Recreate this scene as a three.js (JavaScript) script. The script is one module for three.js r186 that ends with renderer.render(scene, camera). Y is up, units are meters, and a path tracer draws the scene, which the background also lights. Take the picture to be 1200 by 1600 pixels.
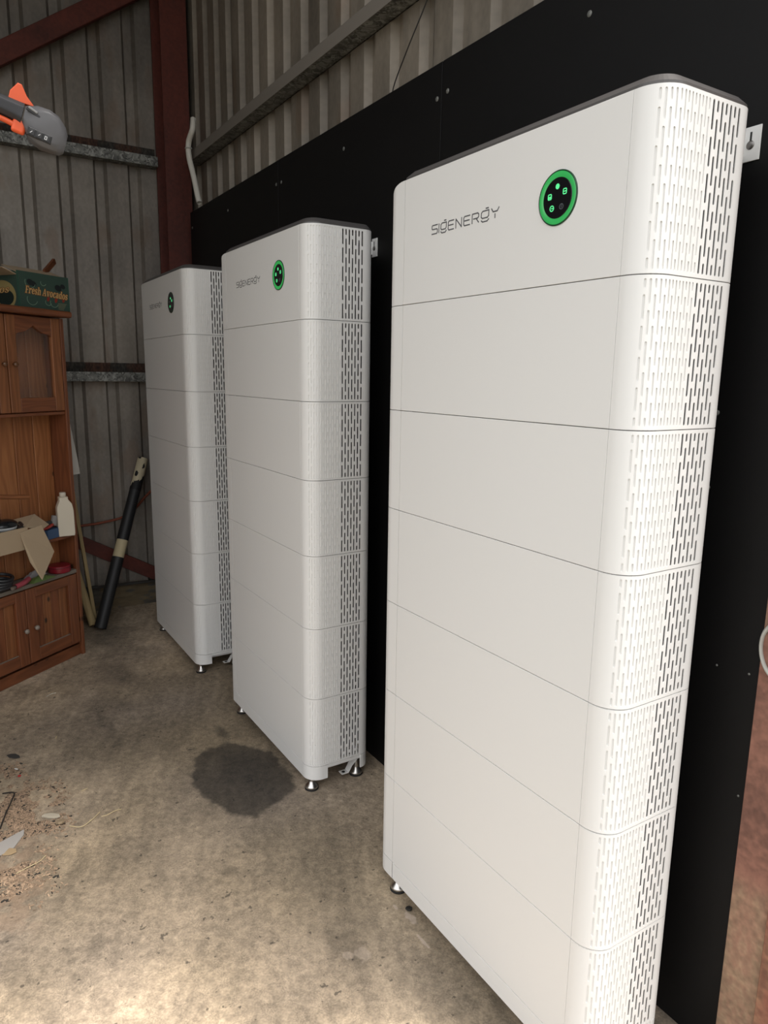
import * as THREE from 'three';
import { mergeGeometries, mergeVertices, toCreasedNormals } from 'three/addons/utils/BufferGeometryUtils.js';
import { RoundedBoxGeometry } from 'three/addons/geometries/RoundedBoxGeometry.js';

// ------------------------------------------------------------------ camera, sky, exposure
const scene = new THREE.Scene();
const camera = new THREE.PerspectiveCamera(2 * Math.atan(800 / 1107) * 180 / Math.PI, 0.75, 0.05, 200);
camera.position.set(0.8268, 1.4402, 1.2742);
{
  const m = new THREE.Matrix4().makeBasis(new THREE.Vector3(0.53053, 0.01484, -0.84753), new THREE.Vector3(-0.16814, 0.98182, -0.08806), new THREE.Vector3(0.83082, 0.18922, 0.52338));
  camera.quaternion.setFromRotationMatrix(m);
}
const renderer = new THREE.WebGLRenderer({ antialias: true });
renderer.toneMapping = THREE.LinearToneMapping;
renderer.toneMappingExposure = 1.0;
renderer.shadowMap.enabled = true;
{ // bright, even overcast: a little brighter towards the zenith
  const w = 64, h = 32, data = new Float32Array(w * h * 4);
  for (let y = 0; y < h; y++) {
    const el = ((y + 0.5) / h - 0.5) * Math.PI, s = Math.max(0, Math.sin(el));
    const L = 1.88 * (0.66 + 0.55 * s);
    for (let x = 0; x < w; x++) data.set([L * 0.99, L * 1.0, L * 1.02, 1], (y * w + x) * 4);
  }
  const t = new THREE.DataTexture(data, w, h, THREE.RGBAFormat, THREE.FloatType);
  t.mapping = THREE.EquirectangularReflectionMapping; t.magFilter = THREE.LinearFilter; t.minFilter = THREE.LinearFilter;
  t.colorSpace = THREE.LinearSRGBColorSpace; t.needsUpdate = true;
  scene.background = t;
}
const SUN = new THREE.DirectionalLight(0xfff8f0, 4.7);   // the sun behind thin cloud, very soft
SUN.position.set(1.95, 7.5, -0.85); SUN.target.position.set(-0.8, 0, 0.7);
SUN.castShadow = true; SUN.shadow.radius = 26; SUN.shadow.mapSize.set(2048, 2048);
Object.assign(SUN.shadow.camera, { left: -6, right: 6, top: 6, bottom: -6, near: 0.5, far: 25 });
scene.add(SUN, SUN.target);

// ------------------------------------------------------------------ dimensions (metres)
const F = -0.105;                 // floor
const BZ = -0.13;                 // face of the black lining boards
const LZ = -0.2;                  // pan of the long sheet wall
const BX = -3.95;                 // pan of the far sheet wall
const OX = 0.25;                  // plane of the open end
const WLX = -1.4;                 // unseen opposite wall is cut short here to let more light onto the stack fronts
const ZL = 2.2;                   // opposite long wall
const TOP = 4.4;                  // roof

// ------------------------------------------------------------------ helpers
let seed = 12345;
const rnd = () => { seed = (seed * 1664525 + 1013904223) >>> 0; return seed / 4294967296; };
const rr = (a, b) => a + (b - a) * rnd();
const taken = new Map();
function numbered(n) { const k = taken.get(n) || 0; taken.set(n, k + 1); return k ? n + '_' + String(k).padStart(3, '0') : n; }
const V = (x, y, z) => new THREE.Vector3(x, y, z);
function sh(o) { o.castShadow = true; o.receiveShadow = true; return o; }
function clean(g) { let q = g.index ? g.toNonIndexed() : g; for (const k of Object.keys(q.attributes)) if (!['position', 'normal', 'uv'].includes(k)) q.deleteAttribute(k); return q; }
function merge(list) { return list.length === 1 ? list[0] : mergeGeometries(list.map(clean)); }
function mesh(name, geos, mat, parent) {
  const m = sh(new THREE.Mesh(Array.isArray(geos) ? merge(geos) : geos, mat));
  if (parent) { m.name = name; parent.add(m); } else { m.name = numbered(name); scene.add(m); }
  return m;
}
function tag(o, label, category, group) { o.userData.label = label; o.userData.category = category; if (group) o.userData.group = group; return o; }
function thing(name, label, category, pos = [0, 0, 0], turn = 0, group) {
  const g = new THREE.Group(); g.name = numbered(name); g.position.set(...pos); g.rotation.y = turn; scene.add(g); return tag(g, label, category, group);
}
function struct(name, geos, mat) { const m = mesh(name, geos, mat); m.userData.kind = 'structure'; return m; }
// uv in metres from positions; grain axis goes to v
function metre(g, grain = 'y', off = 0) {
  g = clean(g); const p = g.attributes.position, n = g.attributes.normal, uv = new Float32Array(p.count * 2);
  for (let i = 0; i < p.count; i++) {
    const a = [Math.abs(n.getX(i)), Math.abs(n.getY(i)), Math.abs(n.getZ(i))], c = [p.getX(i), p.getY(i), p.getZ(i)];
    const k = a[0] >= a[1] && a[0] >= a[2] ? 0 : a[1] >= a[2] ? 1 : 2, r = [0, 1, 2].filter((q) => q !== k), gi = 'xyz'.indexOf(grain);
    const v = r.includes(gi) ? gi : r[1], u = r.find((q) => q !== v);
    uv[2 * i] = c[u] + off; uv[2 * i + 1] = c[v] + off * 1.7;
  }
  g.setAttribute('uv', new THREE.BufferAttribute(uv, 2)); return g;
}
function bx(w, h, d, x = 0, y = 0, z = 0) { const g = new THREE.BoxGeometry(w, h, d); g.translate(x, y, z); return g; }
function rb(w, h, d, x = 0, y = 0, z = 0, r = 0.003, seg = 2) { const g = new RoundedBoxGeometry(w, h, d, seg, Math.min(r, w / 2.01, h / 2.01, d / 2.01)); g.translate(x, y, z); return g; }
function tube(pts, r, seg = 24, rad = 8, closed = false) { return new THREE.TubeGeometry(new THREE.CatmullRomCurve3(pts.map((p) => V(...p)), closed), seg, r, rad, closed); }
function rod(a, b, r1, r2 = r1, seg = 12) {
  const A = V(...a), B = V(...b), d = B.clone().sub(A), g = new THREE.CylinderGeometry(r2, r1, d.length(), seg);
  g.applyQuaternion(new THREE.Quaternion().setFromUnitVectors(V(0, 1, 0), d.normalize())); g.translate((A.x + B.x) / 2, (A.y + B.y) / 2, (A.z + B.z) / 2); return g;
}
function bar(a, b, w, t, up = [0, 1, 0]) { // box from a to b, w along up-ish, t across
  const A = V(...a), B = V(...b), d = B.clone().sub(A), L = d.length(); d.normalize();
  const s = new THREE.Vector3().crossVectors(d, V(...up)).normalize(), u = new THREE.Vector3().crossVectors(s, d);
  const g = new RoundedBoxGeometry(L, w, t, 1, Math.min(w, t) * 0.12); g.applyMatrix4(new THREE.Matrix4().makeBasis(d, u, s)); g.translate((A.x + B.x) / 2, (A.y + B.y) / 2, (A.z + B.z) / 2); return g;
}
const lathe = (pts, seg = 24) => new THREE.LatheGeometry(pts.map((p) => new THREE.Vector2(...p)), seg);
// flat strokes in the xy plane, proud by t
function strokes(paths, w, t = 0.0004) {
  const gs = [];
  for (const p of paths) for (let i = 0; i + 1 < p.length; i++) {
    const [x0, y0] = p[i], [x1, y1] = p[i + 1], L = Math.hypot(x1 - x0, y1 - y0); if (L < 1e-7) continue;
    const g = new THREE.BoxGeometry(L + w * 0.7, w, t); g.rotateZ(Math.atan2(y1 - y0, x1 - x0)); g.translate((x0 + x1) / 2, (y0 + y1) / 2, t / 2); gs.push(g);
  }
  return merge(gs);
}

// ------------------------------------------------------------------ noise and textures
function hash(x, y, s) { let h = (Math.imul(x, 374761393) + Math.imul(y, 668265263) + Math.imul(s, 974634777)) | 0; h = Math.imul(h ^ (h >>> 13), 1274126177); h ^= h >>> 16; return (h >>> 0) / 4294967296; }
function vn(x, y, s = 0) {
  const xi = Math.floor(x), yi = Math.floor(y); let fx = x - xi, fy = y - yi; fx = fx * fx * (3 - 2 * fx); fy = fy * fy * (3 - 2 * fy);
  const a = hash(xi, yi, s), b = hash(xi + 1, yi, s), c = hash(xi, yi + 1, s), d = hash(xi + 1, yi + 1, s);
  return a + (b - a) * fx + (c - a) * fy + (a - b - c + d) * fx * fy;
}
function fbm(x, y, o = 4, s = 0) { let v = 0, a = 0.5, t = 0; for (let i = 0; i < o; i++) { v += a * vn(x, y, s + i); t += a; x *= 2.03; y *= 2.03; a *= 0.5; } return v / t; }
const sm = (a, b, x) => { const t = Math.min(1, Math.max(0, (x - a) / (b - a))); return t * t * (3 - 2 * t); };
const mix = (a, b, t) => a + (b - a) * t;
function tex(w, h, f, srgb = true, repeat) { // f(u,v) -> [r,g,b] 0..255 (or a number)
  const d = new Uint8Array(w * h * 4);
  for (let y = 0; y < h; y++) for (let x = 0; x < w; x++) {
    const c = f((x + 0.5) / w, (y + 0.5) / h), i = (y * w + x) * 4;
    if (typeof c === 'number') d[i] = d[i + 1] = d[i + 2] = Math.max(0, Math.min(255, c)); else for (let k = 0; k < 3; k++) d[i + k] = Math.max(0, Math.min(255, c[k]));
    d[i + 3] = 255;
  }
  const t = new THREE.DataTexture(d, w, h); t.magFilter = THREE.LinearFilter; t.minFilter = THREE.LinearMipmapLinearFilter; t.generateMipmaps = true;
  t.wrapS = t.wrapT = repeat ? THREE.MirroredRepeatWrapping : THREE.ClampToEdgeWrapping; if (repeat) t.repeat.set(repeat[0], repeat[1]);
  if (srgb) t.colorSpace = THREE.SRGBColorSpace; t.needsUpdate = true; return t;
}
const std = (o) => new THREE.MeshStandardMaterial(o);
const lin = (r, g, b) => new THREE.Color().setRGB(r, g, b);

// floor: worn, trodden concrete with oil stains and dust; uv covers the slab
const FX0 = -4.1, FX1 = 0.6, FZ0 = -0.3, FZ1 = 3.0;
const stains = [ // x, z, rx, rz, strength
  [-1.60, 0.40, 0.27, 0.18, 0.42], [-1.62, 0.36, 0.17, 0.12, 0.12], [-1.97, 0.34, 0.07, 0.03, 0.22], [-1.10, 0.62, 0.03, 0.03, 0.14], [-0.66, 0.45, 0.10, 0.05, 0.16], [-2.9, 0.6, 0.3, 0.12, 0.14], [-3.3, 0.5, 0.35, 0.14, 0.2], [-2.2, 0.75, 0.25, 0.04, 0.12], [-1.25, 0.8, 0.18, 0.07, 0.1]];
const chalk = [[-0.645, 0.235, 0.035, 0.012], [-0.70, 0.25, 0.012, 0.007], [-0.555, 0.255, 0.032, 0.005], [-0.6, 0.42, 0.03, 0.02, 0.35], [-0.62, 0.46, 0.015, 0.015, 0.35]];
const scratches = []; for (let i = 0; i < 45; i++) { const x = rr(-1.6, -0.3), z = rr(0.3, 1.4), a = rr(-0.5, 0.9), l = rr(0.04, 0.22); scratches.push([x, z, x + Math.cos(a) * l, z + Math.sin(a) * l, rr(0.0005, 0.0012), rr(0.05, 0.22)]); }
const floorMap = tex(2048, 1440, (u, v) => {
  const x = FX0 + u * (FX1 - FX0), z = FZ0 + v * (FZ1 - FZ0);
  const big = fbm(x * 1.3 + 7, z * 1.3, 4, 3), mid = fbm(x * 6, z * 6 + 3, 4, 11), fine = fbm(x * 60, z * 60, 3, 23), grit = vn(x * 420, z * 420, 31), streak = fbm(x * 5 + z * 3, z * 40 - x * 16, 3, 41);
  let k = 0.89 + 0.30 * (big - 0.5) + 0.30 * (mid - 0.5) + 0.28 * (fine - 0.5) + 0.26 * (grit - 0.5) + 0.17 * (streak - 0.5);
  let warm = 0.5 + 1.2 * (fbm(x * 2.1, z * 2.1 + 20, 3, 57) - 0.5);
  // old oily dirt in blotches
  const dirt = sm(0.42, 0.62, fbm(x * 0.9 + 3, z * 1.7, 4, 77)) * (0.5 + 0.5 * mid);
  k *= 1 - 0.24 * dirt;
  for (const [sx, sz, rx, rz, st] of stains) {
    const dx = (x - sx) / rx, dz = (z - sz) / rz; if (dx * dx + dz * dz > 2.2) continue;
    const d = Math.sqrt(dx * dx + dz * dz) + (st > 0.4 ? 0.34 : 0.9) * (fbm(x * 9, z * 9, 3, 91) - 0.5) + 0.10 * (fbm(x * 50, z * 50, 2, 95) - 0.5);
    k *= 1 - st * (1 - sm(st > 0.4 ? 0.9 : 0.35, st > 0.4 ? 1.03 : 1.1, d));
  }
  if (vn(x * 55, z * 55, 101) > 0.93 && vn(x * 200, z * 200, 103) > 0.55) k *= 0.62;
  let c = [190 * k, (172 - 3 * warm) * k, (152 - 14 * warm) * k];
  for (const [sx, sz, rx, rz, am = 0.75] of chalk) {
    const dx = (x - sx) / rx, dz = (z - sz) / rz, d = Math.sqrt(dx * dx + dz * dz); if (d > 1.5) continue;
    const m = (1 - sm(0.7, 1.0, d + 0.9 * (fbm(x * 80, z * 80, 2, 111) - 0.5))) * am; c = [mix(c[0], 200, m), mix(c[1], 182, m), mix(c[2], 166, m)];
  }
  if (x > -1.9 && z > 0.2 && z < 1.5) for (const [x0, z0, x1, z1, w, a] of scratches) {
    if (Math.abs(x - x0) > 0.25 || Math.abs(z - z0) > 0.25) continue;
    const ex = x1 - x0, ez = z1 - z0, t = Math.min(1, Math.max(0, ((x - x0) * ex + (z - z0) * ez) / (ex * ex + ez * ez))), d = Math.hypot(x - x0 - ex * t, z - z0 - ez * t);
    if (d < w) { const m = a * (grit > 0.3 ? 1 : 0.3); c = [mix(c[0], 206, m), mix(c[1], 190, m), mix(c[2], 160, m)]; }
  }
  // reddish sawdust trodden in by the litter
  const saw = sm(1.0, 0.35, Math.hypot((x + 1.45) / 0.42, (z - 1.22) / 0.17)) * sm(0.35, 0.6, fbm(x * 25, z * 25, 3, 121));
  return [mix(c[0], 150, saw * 0.45), mix(c[1], 124, saw * 0.45), mix(c[2], 102, saw * 0.45)];
});
const floorBump = tex(1024, 720, (u, v) => { const x = FX0 + u * (FX1 - FX0), z = FZ0 + v * (FZ1 - FZ0); return 255 * (0.45 * fbm(x * 30, z * 30, 4, 131) + 0.35 * vn(x * 190, z * 190, 137) + 0.2 * fbm(x * 4, z * 4, 3, 139)); }, false);
// weathered zincalume
const sheetTex = (s, r, g, b) => tex(512, 1024, (u, v) => {
  const x = u * 2.0, y = v * 4.0, st = fbm(x * 22, y * 1.1, 4, s), bl = fbm(x * 3, y * 2.4, 4, s + 9), f = fbm(x * 90, y * 60, 2, s + 17);
  let k = 0.82 + 0.16 * (st - 0.5) + 0.34 * (bl - 0.5) + 0.10 * (f - 0.5); const ru = sm(0.60, 0.80, fbm(x * 9, y * 3.5, 4, s + 25)) * 0.32;
  return [mix(r * k, 118, ru), mix(g * k, 94, ru), mix(b * k, 76, ru)];
}, true, [0.5, 0.25]);
const sheetMapBack = sheetTex(211, 164, 156, 146), sheetMapLong = sheetTex(233, 160, 150, 136);
const galvMap = tex(512, 512, (u, v) => { const x = u * 0.6, y = v * 0.6, c = hash(Math.floor(x * 90 + 3 * vn(x * 60, y * 60, 5)), Math.floor(y * 90 + 3 * vn(x * 60, y * 60, 8)), 3), k = 0.55 + 0.55 * c + 0.25 * (fbm(x * 30, y * 30, 3, 13) - 0.5); return [142 * k, 143 * k, 138 * k]; }, true, [1 / 0.6, 1 / 0.6]);
const rustMap = tex(512, 1024, (u, v) => { const x = u, y = v * 2, k = 0.8 + 0.3 * (fbm(x * 8, y * 5, 4, 301) - 0.5) + 0.22 * (fbm(x * 70, y * 70, 3, 305) - 0.5); return [112 * k, 52 * k, 40 * k]; }, true, [1, 0.5]);
const dustyRustMap = tex(512, 1024, (u, v) => { // red oxide with pale dust and scale clinging in patches
  const x = u, y = v * 2, k = 0.85 + 0.3 * (fbm(x * 10, y * 6, 4, 401) - 0.5) + 0.3 * (fbm(x * 90, y * 90, 3, 405) - 0.5), m = sm(0.40, 0.62, fbm(x * 9, y * 3.2, 5, 409)) * (0.45 + 0.55 * fbm(x * 120, y * 80, 2, 413));
  return [mix(150 * k, 172 * k, m), mix(106 * k, 146 * k, m), mix(90 * k, 118 * k, m)];
}, true, [1, 0.5]);
const woodTex = (s, a, b) => tex(512, 1024, (u, v) => { // planks grain along v, 0.5 m x 1 m
  const x = u * 0.5, y = v, wv = fbm(x * 14, y * 2.0, 3, s) * 9 + x * 60, ring = 0.5 + 0.5 * Math.sin(wv * 3.0 + 2.5 * fbm(x * 40, y * 3, 2, s + 3)), fi = fbm(x * 260, y * 8, 3, s + 7), bl = fbm(x * 6, y * 3, 3, s + 11);
  let t = 0.42 * ring + 0.4 * fi + 0.3 * (bl - 0.5); let kn = 0; for (let i = 0; i < 5; i++) { const kx = hash(i, 1, s) * 0.5, ky = hash(i, 2, s), d = Math.hypot((x - kx) * 1.5, y - ky); kn = Math.max(kn, 1 - sm(0.008, 0.022, d + 0.006 * fi)); }
  const c = [mix(a[0], b[0], t), mix(a[1], b[1], t), mix(a[2], b[2], t)]; return c.map((q) => q * (1 - 0.6 * kn));
}, true, [2, 1]);
const pineMap = woodTex(501, [112, 68, 40], [156, 100, 60]), pineDark = woodTex(523, [98, 56, 34], [138, 82, 50]), paleWood = woodTex(541, [150, 132, 100], [190, 172, 138]);
const boardMap = tex(256, 256, (u, v) => { const k = 0.85 + 0.5 * (fbm(u * 6, v * 9, 4, 601) - 0.5) + 0.2 * (vn(u * 200, v * 200, 607) - 0.5); return [11 * k, 10 * k, 10.5 * k]; }, true, [0.8, 0.8]);
const gravelMap = tex(512, 512, (u, v) => { const k = 0.85 + 0.35 * (fbm(u * 12, v * 12, 4, 611) - 0.5) + 0.4 * (vn(u * 220, v * 220, 617) - 0.5); return [104 * k, 100 * k, 84 * k]; }, true, [0.5, 0.5]);

const M = {
  white: std({ color: lin(0.80, 0.795, 0.775), roughness: 0.42 }),
  panel: std({ color: lin(0.80, 0.795, 0.775), roughness: 0.36 }),
  inner: std({ color: lin(0.24, 0.24, 0.245), roughness: 0.6 }),
  cap: std({ color: lin(0.085, 0.08, 0.078), roughness: 0.38 }),
  steel: std({ color: lin(0.62, 0.60, 0.57), metalness: 1, roughness: 0.28 }),
  darkSteel: std({ color: lin(0.22, 0.21, 0.2), metalness: 1, roughness: 0.4 }),
  rubber: std({ color: lin(0.02, 0.02, 0.02), roughness: 0.7 }),
  letter: std({ color: lin(0.10, 0.10, 0.105), roughness: 0.4 }),
  ringDark: std({ color: lin(0.01, 0.06, 0.025), roughness: 0.25 }),
  ringLit: std({ color: lin(0.03, 0.25, 0.07), roughness: 0.2, emissive: lin(0.03, 0.36, 0.075), emissiveIntensity: 0.55 }),
  ringOff: std({ color: lin(0.012, 0.03, 0.018), roughness: 0.2 }),
  glassBlack: std({ color: lin(0.006, 0.006, 0.008), roughness: 0.12 }),
  iconLit: std({ color: lin(0.05, 0.3, 0.12), roughness: 0.4, emissive: lin(0.10, 0.80, 0.28), emissiveIntensity: 0.9 }),
  iconOff: std({ color: lin(0.10, 0.12, 0.13), roughness: 0.4 }),
  floor: std({ map: floorMap, bumpMap: floorBump, bumpScale: 0.004, roughness: 0.78 }),
  ground: std({ map: gravelMap, roughness: 0.95 }),
  sheetBack: std({ map: sheetMapBack, roughness: 0.55, metalness: 0.25 }),
  sheetLong: std({ map: sheetMapLong, roughness: 0.55, metalness: 0.25 }),
  sheetPlain: std({ color: lin(0.34, 0.32, 0.29), roughness: 0.7 }),
  galv: std({ map: galvMap, roughness: 0.5, metalness: 0.35 }),
  girtDusty: std({ color: lin(0.20, 0.18, 0.155), roughness: 0.75 }),
  girtRust: std({ map: tex(512, 128, (u, v) => { const m = sm(0.4, 0.62, fbm(u * 22, v * 5, 4, 661)), k = 0.75 + 0.6 * (fbm(u * 120, v * 30, 2, 665) - 0.5); return [mix(72, 96, m) * k, mix(68, 66, m) * k, mix(62, 52, m) * k]; }, true, [0.5, 4]), roughness: 0.85 }),
  redOxide: std({ map: rustMap, roughness: 0.7 }),
  dustyRust: std({ map: dustyRustMap, roughness: 0.85 }),
  jamb: std({ map: dustyRustMap, color: lin(1.0, 0.78, 0.72), roughness: 0.85 }),
  board: new THREE.MeshPhysicalMaterial({ map: boardMap, roughness: 0.6, specularIntensity: 0.6 }),
  pine: std({ map: pineMap, roughness: 0.5 }), pineDark: std({ map: pineDark, roughness: 0.48 }), paleWood: std({ map: paleWood, roughness: 0.8 }),
  plank: std({ map: woodTex(561, [122, 73, 40], [166, 108, 64]), roughness: 0.55 }), plankPale: std({ map: woodTex(577, [132, 81, 46], [176, 118, 72]), roughness: 0.55 }),
  glass: new THREE.MeshPhysicalMaterial({ color: 0xffffff, transmission: 1, thickness: 0, roughness: 0.08, ior: 1.5 }),
  footing: std({ map: tex(512, 128, (u, v) => { const k = 0.8 + 0.5 * (fbm(u * 30, v * 6, 4, 651) - 0.5), y = sm(0.45, 0.6, fbm(u * 40, v * 5, 3, 655) + 0.25 * (0.5 - v)); return [mix(104, 124, y) * k, mix(98, 108, y) * k, mix(88, 82, y) * k]; }, true, [0.35, 6]), roughness: 0.9 }),
  card: std({ color: lin(0.42, 0.32, 0.21), roughness: 0.9 }),
};
const wash = (r, g, b, rough = 0.6) => std({ color: lin(r, g, b), roughness: rough });

// ------------------------------------------------------------------ the shed
{
  const g = new THREE.PlaneGeometry(FX1 - FX0, FZ1 - FZ0, 1, 1); g.rotateX(-Math.PI / 2); g.translate((FX0 + FX1) / 2, F, (FZ0 + FZ1) / 2);
  const p = g.attributes.position, uv = g.attributes.uv; for (let i = 0; i < p.count; i++) uv.setXY(i, (p.getX(i) - FX0) / (FX1 - FX0), (p.getZ(i) - FZ0) / (FZ1 - FZ0));
  const slab = struct('floor', g, M.floor);
  mesh('slab_body', bx(FX1 - FX0, 0.15, FZ1 - FZ0, (FX0 + FX1) / 2, F - 0.0765, (FZ0 + FZ1) / 2), M.sheetPlain, slab);
  struct('ground', metre(bx(80, 0.1, 80, 0, F - 0.2, 0)), M.ground);
}
// trapezoidal sheet: profile along s with depth d(s) away from the room, one mesh per sheet
function sheetGeo(s0, s1, pitch, y0, y1, put, uvoff) {
  const pan = pitch - 0.082, prof = [];
  for (let k = 0; s0 + k * pitch < s1 - 1e-6; k++) {
    const b = s0 + k * pitch;
    prof.push([b, 0], [b + pan, 0], [b + pan + 0.017, 0.028], [b + pan + 0.063, 0.028], [b + pan + 0.08, 0]);
  }
  prof.push([s1, 0]);
  const pos = [], uv = [];
  for (let i = 0; i + 1 < prof.length; i++) {
    const [a, da] = prof[i], [b, db] = prof[i + 1]; if (b - a < 1e-6) continue;
    const q = [[a, y0, da], [b, y0, db], [b, y1, db], [a, y0, da], [b, y1, db], [a, y1, da]];
    for (const [s, y, d] of q) { pos.push(...put(s, y, d)); uv.push(s + uvoff, y + uvoff * 0.37); }
  }
  const g = new THREE.BufferGeometry(); g.setAttribute('position', new THREE.Float32BufferAttribute(pos, 3)); g.setAttribute('uv', new THREE.Float32BufferAttribute(uv, 2)); g.computeVertexNormals(); return g;
}
{ // far end wall
  const w = struct('wall_back', bx(0.04, TOP - F + 0.1, ZL + 0.5, BX - 0.075, (TOP + F) / 2, (ZL - 0.2) / 2), M.sheetPlain);
  for (let i = 0; i < 4; i++) { const z0 = -0.245 + i * 0.8; mesh('metal_sheet', sheetGeo(z0, z0 + 0.8, 0.2, F + 0.13, TOP, (s, y, d) => [BX - d - (i % 2) * 0.0015, y, s], i * 0.93), M.sheetBack, w); }
  mesh('base_strip', metre(bx(0.05, 0.15, ZL + 0.2, BX - 0.005, F + 0.075, ZL / 2 - 0.1)), M.footing, w);
}
{ // long wall behind the units: sheets above, black lining boards below
  const w = struct('wall_right', bx(OX - BX + 0.1, TOP - F + 0.1, 0.04, (OX + BX) / 2 - 0.05, (TOP + F) / 2, LZ - 0.075), M.sheetPlain);
  for (let i = 0; i < 5; i++) { const x0 = -3.985 + i * 0.91; mesh('metal_sheet', sheetGeo(x0, Math.min(OX, x0 + 0.91), 0.182, F, TOP, (s, y, d) => [s, y, LZ - d - (i % 2) * 0.0015], i * 0.71 + 3), M.sheetLong, w); }
  const edges = [[-3.645, -2.347], [-2.344, -1.106], [-1.103, 0.074]];
  for (const [a, b] of edges) {
    const p = mesh('lining_board', metre(rb(b - a, 2.385 - F, 0.012, (a + b) / 2, (2.385 + F) / 2, BZ - 0.006, 0.0015), 'y', a), M.board, w);
    p.userData.label = 'black lining board screwed to the wall';
    const xs = [[a + 0.03, 2.29, 1], [(a + b) / 2, 2.29, 1], [b - 0.022, 2.285, 1]]; if (b > 0) xs[2] = [-0.082, 1.374, 0.8], xs.push([-0.085, 1.218, 0.8], [0.052, 0.835, 0.35], [-0.02, 0.83, 0.35], [0.056, 0.55, 0.35]);
    for (const [x, y, k] of xs) { const s = lathe([[0, 0.003], [0.004, 0.003], [0.0075, 0.0008], [0.0075, 0]].map((q) => q.map((v) => v * k)), 12); s.rotateX(Math.PI / 2); s.translate(x + rr(-0.006, 0.006), y + rr(-0.006, 0.006), BZ); mesh('screw', s, M.galv, p); }
  }
  // timber battens that carry the boards
  for (const y of [0.1, 0.9, 1.7, 2.3]) mesh('batten', metre(bx(3.7, 0.045, 0.045, -1.79, y, BZ - 0.0345), 'x'), M.paleWood, w);
}
struct('wall_left', bx(WLX - BX + 0.1, TOP - F + 0.1, 0.06, (WLX + BX) / 2 - 0.05, (TOP + F) / 2, ZL + 0.03), M.sheetPlain);
struct('ceiling', bx(OX - BX + 0.2, 0.06, ZL + 0.5, (OX + BX) / 2 - 0.1, TOP + 0.03, ZL / 2 - 0.1), M.sheetPlain);

// ------------------------------------------------------------------ steel frame
function iBeam(w, d, tf, tw) { // section in xz: flanges normal to x at the two ends
  const s = new THREE.Shape(); const a = w / 2, b = d / 2;
  [[-b, -a], [-b + tf, -a], [-b + tf, -tw], [b - tf, -tw], [b - tf, -a], [b, -a], [b, a], [b - tf, a], [b - tf, tw], [-b + tf, tw], [-b + tf, a], [-b, a]].forEach(([x, y], i) => i ? s.lineTo(x, y) : s.moveTo(x, y));
  s.closePath(); return s;
}
{
  const g = new THREE.ExtrudeGeometry(iBeam(0.155, 0.2, 0.012, 0.005), { depth: TOP - F, bevelEnabled: false }); g.rotateX(-Math.PI / 2); g.translate(-3.825, F, -0.0925);
  tag(mesh('steel_column', metre(g), M.redOxide), 'dark red-brown steel column in the far corner', 'column');
  tag(mesh('steel_brace', metre(bar([-3.87, 2.83, 1.22], [-3.87, 3.72, -0.06], 0.105, 0.05), 'z'), M.redOxide), 'red-brown diagonal steel brace high on the far wall, top left', 'brace');
  tag(mesh('steel_brace', metre(bar([-3.937, 0.44, 0.70], [-3.937, 0.05, 0.03], 0.085, 0.018), 'z'), M.redOxide), 'low red-brown diagonal brace at the foot of the far wall behind the leaning pole', 'brace');
  // C girts on the far wall: web at the back, bottom flange, upturned lip
  const girt = (y, label) => {
    const t = thing('girt', label, 'girt', [BX + 0.002, y, 1.1435]);
    mesh('web', metre(bx(0.004, 0.115, 2.313, 0.002, 0.0575, 0), 'z'), M.girtRust, t);
    mesh('bottom_flange', metre(bx(0.066, 0.004, 2.313, 0.037, 0.002, 0), 'z'), M.galv, t);
    mesh('lip', metre(rb(0.004, 0.058, 2.313, 0.070, 0.029, 0, 0.0015), 'z'), M.galv, t);
  };
  girt(2.675, 'upper galvanised steel girt on the far wall, left of the column'); girt(1.378, 'lower galvanised steel girt on the far wall beside the pine dresser');
  const t = thing('girt', 'long steel girt running along the wall above the black boards', 'girt', [-1.79, 2.66, LZ]);
  const L = 3.72;
  mesh('face', metre(rb(L, 0.052, 0.004, 0, 0.026, 0.074, 0.0015), 'x'), M.girtDusty, t); mesh('bottom_flange', metre(bx(L, 0.004, 0.074, 0, 0.002, 0.037), 'x'), M.galv, t);
  mesh('web', metre(bx(L, 0.052, 0.004, 0, 0.026, 0.003), 'x'), M.girtDusty, t); mesh('top_flange', metre(bx(L, 0.004, 0.074, 0, 0.05, 0.037), 'x'), M.girtDusty, t);
}
{ // post at the open end
  const t = thing('steel_post', 'rusty dusty red steel post at the right edge beside the black board', 'post', [0.115, F, BZ - 0.02]);
  mesh('flange', metre(rb(0.082, 3.9, 0.012, 0.003, 1.95, 0.026, 0.002)), M.dustyRust, t); mesh('web', metre(bx(0.008, 3.9, 0.05, 0.003, 1.95, -0.005)), M.dustyRust, t);
  const j = thing('door_jamb', 'reddish steel jamb angle at the bottom right corner', 'jamb', [0.215, F, BZ - 0.015]);
  mesh('face', metre(rb(0.1, 3.2, 0.008, -0.003, 1.6, 0.034, 0.002), 'y', 0.4), M.jamb, j); mesh('return', metre(bx(0.008, 3.2, 0.06, 0.043, 1.6, 0.0)), M.jamb, j);
}
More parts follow.
